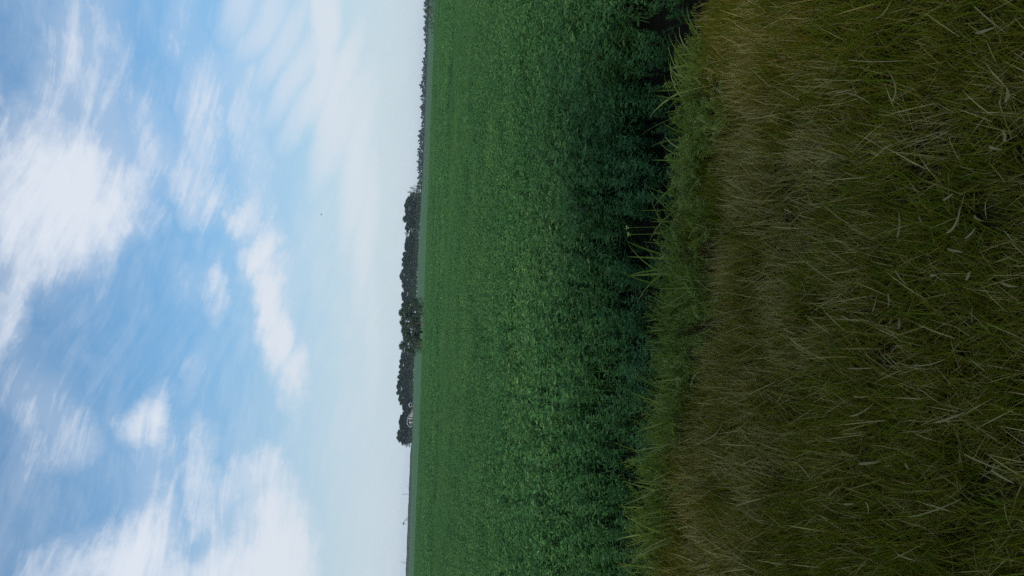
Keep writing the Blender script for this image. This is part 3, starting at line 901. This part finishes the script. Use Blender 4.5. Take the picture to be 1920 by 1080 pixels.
for x0, x1 in ((xl, xl + .38), (xc - .3, xc + .34), (xr - .42, xr)):
    g = Geo(); g.box(x0, x1, -.02, .12, 0, (zs if x0 == xl else zt) - .12); obj('post', g.mesh('barn_post', [M_WHITE], False), barn)
for x0, x1, zz in ((xl + .38, xc - .3, zs - .25), (xc + .34, xr - .42, zt - .35)):
    g = Geo(); g.box(x0 + .05, x1 - .05, .03, .09, .05, zz); dr = obj('door', g.mesh('barn_door', [M_DARK], False), barn)
    g = Geo(); g.box(x1 - .35, x1 - .25, .0, .03, 1.0, 1.2); obj('handle', g.mesh('door_handle', [M_STEEL], False), dr)
zl = bz(772.5, 769)
g = Geo(); g.prism([(xr, zt - .35), (xr, zt - .15), ((xr + xe) / 2 - .2, (zt * .38 + zl * .62) + .05), (xe, zl), (xe, zl - .2), ((xr + xe) / 2 - .2, (zt * .38 + zl * .62) - .2)], .4, 8.4); obj('lean_to_roof', g.mesh('lean_roof', [M_ROOF], False), barn)
g = Geo(); g.prism([(xr, 0), (xr, zt - .38), ((xr + xe) / 2 - .2, (zt * .38 + zl * .62) - .22), (xe - .15, zl - .25), (xe - .15, 0)], .8, 8.0); obj('lean_to_wall', g.mesh('lean_wall', [flat_mat('lean_siding', (.13, .14, .15), (.19, .2, .21), 1.5)], False), barn)

SD = 384.0
ps = at_dist(774, 759.5, SD); zs0 = float(ground_z(ps.x, SD)) - .1
shed = thing('shed', 'small white roofed shed standing beside the grey barn', 'shed', (ps.x, SD, zs0))
w2 = 4.6 * SD / F; hz = at_dist(765.5, 759.5, SD).z - zs0
g = Geo(); g.prism([(-w2 + .15, 0), (w2 - .15, 0), (w2 - .15, hz * .55), (0, hz - .18), (-w2 + .15, hz * .55)], .1, 2.6); obj('wall', g.mesh('shed_wall', [M_GREYW], False), shed)
g = Geo(); g.prism([(-w2, hz * .5), (-w2, hz * .5 + .3), (0, hz), (w2, hz * .5 + .3), (w2, hz * .5), (0, hz - .32)], -.1, 2.8); obj('roof', g.mesh('shed_roof', [M_WHITE], False), shed)
g = Geo(); g.box(-.42, .42, .02, .08, .05, hz * .62); obj('door', g.mesh('shed_door', [M_DARK], False), shed)

# ------------------------------------------------------------------ poles and pump jack on the bank
def pole(Y, Xtop, dist, label, arm=True, r=.14):
    p = at_dist(Xtop, Y, dist); z = float(ground_z(p.x, dist)) - .3
    h = p.z - z
    o = thing('utility_pole' if arm else 'fence_post', label, 'pole' if arm else 'post', (p.x, dist, z), 0, 'utility poles on the horizon' if arm else None)
    g = Geo(); g.tube([(0, 0, 0), (0, 0, h * .5), (0, 0, h)], [r * 1.2, r * 1.05, r * .85], 8); obj('shaft', g.mesh('pole_shaft', [M_WOOD], False), o)
    if arm:
        g = Geo(); g.box(-.1, .1, -.9, .9, h - .75, h - .6); a = obj('crossarm', g.mesh('pole_arm', [M_WOOD], False), o)
        for yy in (-.75, 0, .75):
            g = Geo(); g.tube([(0, yy, h - .6), (0, yy, h - .42)], [.05, .03], 6); obj('insulator', g.mesh('insulator', [M_WHITE], False), a)
    else:
        g = Geo(); g.tube([(0, 0, h), (0, 0, h + .12)], [r * 1.05, r * .3], 8); obj('cap', g.mesh('post_cap', [M_WOOD], False), o)
pole(926.5, 754.5, 640, 'thin utility pole on the horizon between trees and pump jack')
pole(1054, 752, 640, 'thin utility pole on the horizon nearest the picture bottom edge')
pole(838, 767, 420, 'short lone post just past the last windbreak tree', False, .16)
pole(1056.5, 757, 632, 'short stub post beside the lowest utility pole', False, .12)
pole(911, 763, 632, 'tiny post on the bank between trees and first pole', False, .12)

PD = 645.0
pp = at_dist(758, 977, PD); zp = float(ground_z(pp.x, PD)) - .2
pj = thing('pump_jack', 'small dark oil pump jack with raised head on the horizon', 'pump jack', (pp.x, PD, zp))
def jx(Y): return at_dist(hor(Y), Y, PD).x - pp.x
def jz(X, Y): return at_dist(X, Y, PD).z - zp
hx, hzz = jx(981.3), jz(756.2, 981.3)
tx, tz = jx(970), jz(764.0, 970)
g = Geo(); g.tube([(hx, 0, hzz - .2), ((hx + tx) / 2, 0, (hzz + tz) / 2), (tx, 0, tz)], [.22, .2, .16], 6); bm_ = obj('walking_beam', g.mesh('beam', [M_STEEL], False), pj)
g = Geo(); g.prism([(hx - 1.1, hzz - .25), (hx - .7, hzz + .55), (hx - .1, hzz + .6), (hx + .95, hzz - .3), (hx + .7, hzz - .75), (hx - .5, hzz - .75)], -.3, .3); obj('horse_head', g.mesh('head', [M_STEEL], False), bm_)
mx_, mz_ = hx * .45 + tx * .55, hzz * .45 + tz * .55
g = Geo()
for sx in (-.9, .9):
    for sy in (-.6, .6): g.tube([(mx_ + sx, sy, 0), (mx_, 0, mz_ - .1)], [.1, .08], 5)
obj('post', g.mesh('samson_post', [M_STEEL], False), pj)
g = Geo(); g.tube([(hx - .55, 0, 0), (hx - .55, 0, hzz - .7)], [.10, .10], 6); obj('rod', g.mesh('polished_rod', [M_STEEL], False), pj)
g = Geo(); g.prism([(tx - .6, .9), (tx - .2, 1.9), (tx + .5, 2.2), (tx + 1.0, 1.7), (tx + .8, .7), (tx, .5)], -.35, .35); obj('counterweight', g.mesh('counterweight', [M_STEEL], False), pj)
g = Geo(); g.box(hx - 1, tx + 1.6, -.7, .7, 0, .35); obj('base', g.mesh('skid', [M_STEEL], False), pj)

# ------------------------------------------------------------------ single blades, clumps and flowers at the front
def strip(name, L, W, curl, twist, mats, seg=7, fold=.25):
    """one broad dead blade: a folded, bent strip along +x"""
    V = []
    x = z = 0.0; ang = 0.0; yb = 0.0
    for s in range(seg + 1):
        f = s / seg
        w = W * .5 * (min(1, .55 + f * 2.2)) * (1 - f ** 4) + .0006
        a = twist * f
        V += [(x, yb - w * math.cos(a), z - w * math.sin(a)), (x, yb, z - fold * w), (x, yb + w * math.cos(a), z + w * math.sin(a))]
        ang = curl * f
        x += L / seg * math.cos(ang); yb += L / seg * math.sin(ang); z += .12 * L / seg * math.sin(f * 6.28)
    Q = [(s * 3 + k, s * 3 + k + 1, s * 3 + k + 4, s * 3 + k + 3) for s in range(seg) for k in (0, 1)]
    return mesh_from(name, V, np.array(Q), mats, np.full(len(V), .5))
# (photo x, photo y of the middle, length in photo px, turn in the picture in degrees, curl, width in metres)
DEAD = [(1864, 59, 46, -10, .2, .011), (1909, 176, 40, -55, .9, .013), (1594, 172, 26, -20, .1, .006), (1627, 181, 48, 18, -.5, .006), (1700, 160, 75, -62, .8, .005), (1661, 119, 95, 6, .1, .004), (1868, 40, 70, 52, .1, .004), (1672, 26, 34, -30, .5, .006),
        (1812, 424, 58, -28, 1.0, .009), (1845, 415, 24, 60, .6, .011), (1836, 439, 34, -32, .2, .008), (1702, 418, 58, -72, .3, .007), (1802, 473, 30, 25, .3, .010), (1828, 518, 18, -60, .1, .010), (1763, 518, 16, 8, .2, .010), (1905, 541, 38, 38, .4, .013), (1699, 525, 38, 62, .2, .005),
        (1679, 564, 26, 75, -.6, .007), (1699, 606, 22, -70, .4, .008), (1631, 693, 48, 6, .1, .007), (1653, 570, 34, -65, .2, .005), (1628, 747, 28, 18, .6, .007), (1631, 776, 46, -18, .7, .008), (1793, 786, 46, -18, .1, .010), (1642, 869, 34, -6, .1, .012), (1522, 880, 52, 42, -.6, .007),
        (1571, 923, 16, -45, .1, .008), (1603, 946, 17, 4, .1, .010), (1642, 952, 28, 50, -.7, .008), (1712, 876, 16, 60, .2, .008), (1895, 897, 56, 32, .1, .007), (1708, 1047, 34, 30, .2, .006), (1408, 943, 52, 32, .3, .008), (1352, 816, 40, -45, .6, .010), (1355, 892, 22, 50, -1.0, .008),
        (1900, 255, 26, -70, .9, .009), (1878, 283, 28, 40, .4, .008), (1790, 372, 22, -20, .2, .007), (1737, 415, 18, 70, .3, .006), (1488, 400, 22, 55, .5, .006), (1490, 625, 26, 50, .4, .007), (1600, 600, 26, 40, .2, .006), (1560, 300, 28, -40, .3, .005), (1500, 300, 30, 48, .1, .005), (1760, 690, 60, 12, .6, .004), (1855, 870, 80, 28, .1, .005), (1770, 960, 90, -15, .2, .004)]
for X, Y, lp, turn, curl, w in DEAD:
    zt_ = .09
    a = math.radians(turn)
    p0 = on_plane(X - math.cos(a) * lp / 2, Y - math.sin(a) * lp / 2, zt_)
    p1 = on_plane(X + math.cos(a) * lp / 2, Y + math.sin(a) * lp / 2, zt_)
    d = p1 - p0
    flat_len = d.length
    # blades lean up rather than lie flat: keep the seen length, shorten what lies along the view
    L = min(flat_len, lp * p0.y / F * 1.35 + .01)
    o = obj('dead_blade', strip('dead_blade', L * random.uniform(.8, 1.1), w * random.uniform(.45, .7), curl * random.uniform(.8, 2.0), random.uniform(-.8, .8), [M_DRY]), verge)
    xa = d.normalized()
    up_ = Vector((0, 0, 1))
    mid = (p0 + p1) / 2
    view = (CAM - mid).normalized()
    rise_ = math.sqrt(max(0.0, 1 - min(1.0, L / max(flat_len, 1e-4)) ** 2)) * .75
    if xa.y < 0: xa_dir = Vector((xa.x, xa.y, -rise_)).normalized()
    else: xa_dir = Vector((xa.x, xa.y, rise_)).normalized()
    ya = view.cross(xa_dir).normalized(); za = xa_dir.cross(ya).normalized()
    o.matrix_world = Matrix(((xa_dir.x, ya.x, za.x, 0), (xa_dir.y, ya.y, za.y, 0), (xa_dir.z, ya.z, za.z, 0), (0, 0, 0, 1)))
    o.location = mid - xa_dir * L * .5 + Vector((0, 0, .02))

LEAFM = []
for i in range(6):
    g = Geo(); rg = np.random.default_rng(800 + i)
    v, q, t = blades(1, 0, (.98, 1.02), (.026, .040), (.0, .1), (.7, 1.9), seg=6, tint=(.3, .9), z0=0, lean_dir=0, spread=.01, rg=rg)
    g.add(v, q, None, t); LEAFM.append(g.mesh('leaf', [M_GREEN]))
def clump(X, Y, n, L, label, wide=1.0, spread=.07):
    p = on_plane(X - 14, Y, .05); z = float(ground_z(p.x, p.y))
    o = thing('grass_clump', label, 'grass clump', (p.x, p.y, z), 0, 'green grass clumps along the verge edge')
    for k in range(n):
        a = random.gauss(1.4, 1.2); l = L * random.uniform(.6, 1.25) + .08
        obj('leaf', LEAFM[random.randrange(6)], o, (random.gauss(0, spread), random.gauss(0, spread * .7), 0), (0, random.uniform(.05, .6), a), (l, l * wide, l))
clump(1318, 118, 20, .26, 'broad leaved green grass clump at the verge edge nearest the picture top', 1.0, .13)
clump(1315, 175, 22, .30, 'tallest broad leaved grass clump leaning over the dark field edge', 1.0, .13)
clump(1300, 232, 24, .34, 'green grass clump below the tallest broad leaved one', .9, .10)
clump(1285, 395, 30, .30, 'bright green grass clump just above the two yellow flowers', .7, .10)
clump(1282, 497, 16, .36, 'bluish green grass clump just below the two yellow flowers', .8, .08)
clump(1270, 745, 34, .30, 'bright feathery grass clump in the lower middle of the verge edge', .6, .12)
clump(1265, 800, 34, .30, 'brightest green feathery grass clump on the verge edge', .6, .12)
clump(1262, 868, 34, .32, 'green grass clump with pointed tips next to the wide dark gap', .7, .12)
clump(1255, 1010, 20, .30, 'green grass clump at the verge edge nearest the picture bottom', .7, .10)
clump(1262, 620, 18, .26, 'short green grass clump halfway along the verge edge', .6, .08)

M_YEL = flat_mat('yellow_petal', (.45, .43, .08), (.58, .55, .16), 80, .6)
for X, Y, lb in ((1178, 427, 'small yellow flower nearer the picture top of the pair by the dark edge'), (1181, 440, 'small yellow flower nearer the picture bottom of the pair by the dark edge')):
    p = on_plane(X, Y, .33); z = float(ground_z(p.x, p.y - .1))
    o = thing('yellow_flower', lb, 'flower', (p.x, p.y - .05, z), 0, 'pair of yellow flowers')
    h = .33 - z
    g = Geo(); g.tube([(0, -.04, 0), (.01, -.01, h * .5), (0, .05, h)], [.003, .0025, .002], 5, tint=.5); obj('stem', g.mesh('flower_stem', [M_GREEN]), o)
    g = Geo(); g.tube([(0, .05, h - .006), (0, .05, h + .006)], [.006, .004], 7); obj('flower_centre', g.mesh('flower_centre', [M_YEL], False), o)
    for k in range(6):
        a = k * math.pi / 3
        v, q, t, tt = leaves_at(np.array([[0, .05, h]]), np.array([a]), np.array([.75]), np.array([.022]), np.array([.012]), .1, np.array([.5]), True)
        obj('petal', mesh_from('petal', v, [q, t], [M_YEL]), o)

# ------------------------------------------------------------------ bird
pb_ = at_dist(602.5, 402, 58)
bird = thing('bird', 'tiny dark bird flying in the pale blue sky', 'bird', pb_, .6, None, (.6, .6, .6))
M_BIRD = flat_mat('bird_feather', (.012, .012, .014), (.03, .03, .032), 40)
g = Geo(); g.tube([(0, -.12, 0), (0, -.085, .005), (0, -.03, 0), (0, .05, 0), (0, .12, .004), (0, .19, .004)], [.008, .024, .036, .036, .02, .004], 8); obj('body', g.mesh('bird_body', [M_BIRD], False, True), bird)
for s in (-1, 1):
    v = [(s * .02, -.04, .01), (s * .10, -.06, .05), (s * .22, -.01, .035), (s * .12, .04, .045), (s * .02, .06, .012)]
    v2 = [(a, b, c - .008) for a, b, c in v]
    g = Geo(); g.add(v + v2, [(i, (i + 1) % 5, 5 + (i + 1) % 5, 5 + i) for i in range(5)], [(0, 1, 2), (0, 2, 3), (0, 3, 4), (5, 7, 6), (5, 8, 7), (5, 9, 8)]); obj('wing', g.mesh('bird_wing', [M_BIRD], False), bird)

# ------------------------------------------------------------------ haze
g = Geo(); g.box(-2450, 2450, -60, 2450, -2.2, 16.0)
haze = obj('haze', g.mesh('haze', None, False))
hm = bpy.data.materials.new('haze'); hm.use_nodes = True; hm.node_tree.nodes.clear()
pv = hm.node_tree.nodes.new('ShaderNodeVolumePrincipled'); ho = hm.node_tree.nodes.new('ShaderNodeOutputMaterial')
pv.inputs['Color'].default_value = (.70, .88, 1.0, 1)
pv.inputs['Density'].default_value = 0.00018
pv.inputs['Anisotropy'].default_value = 0.0
hm.node_tree.links.new(pv.outputs[0], ho.inputs['Volume'])
haze.data.materials.append(hm)
tag(haze, 'thin pale blue haze over the distant fields', 'haze', kind='stuff')
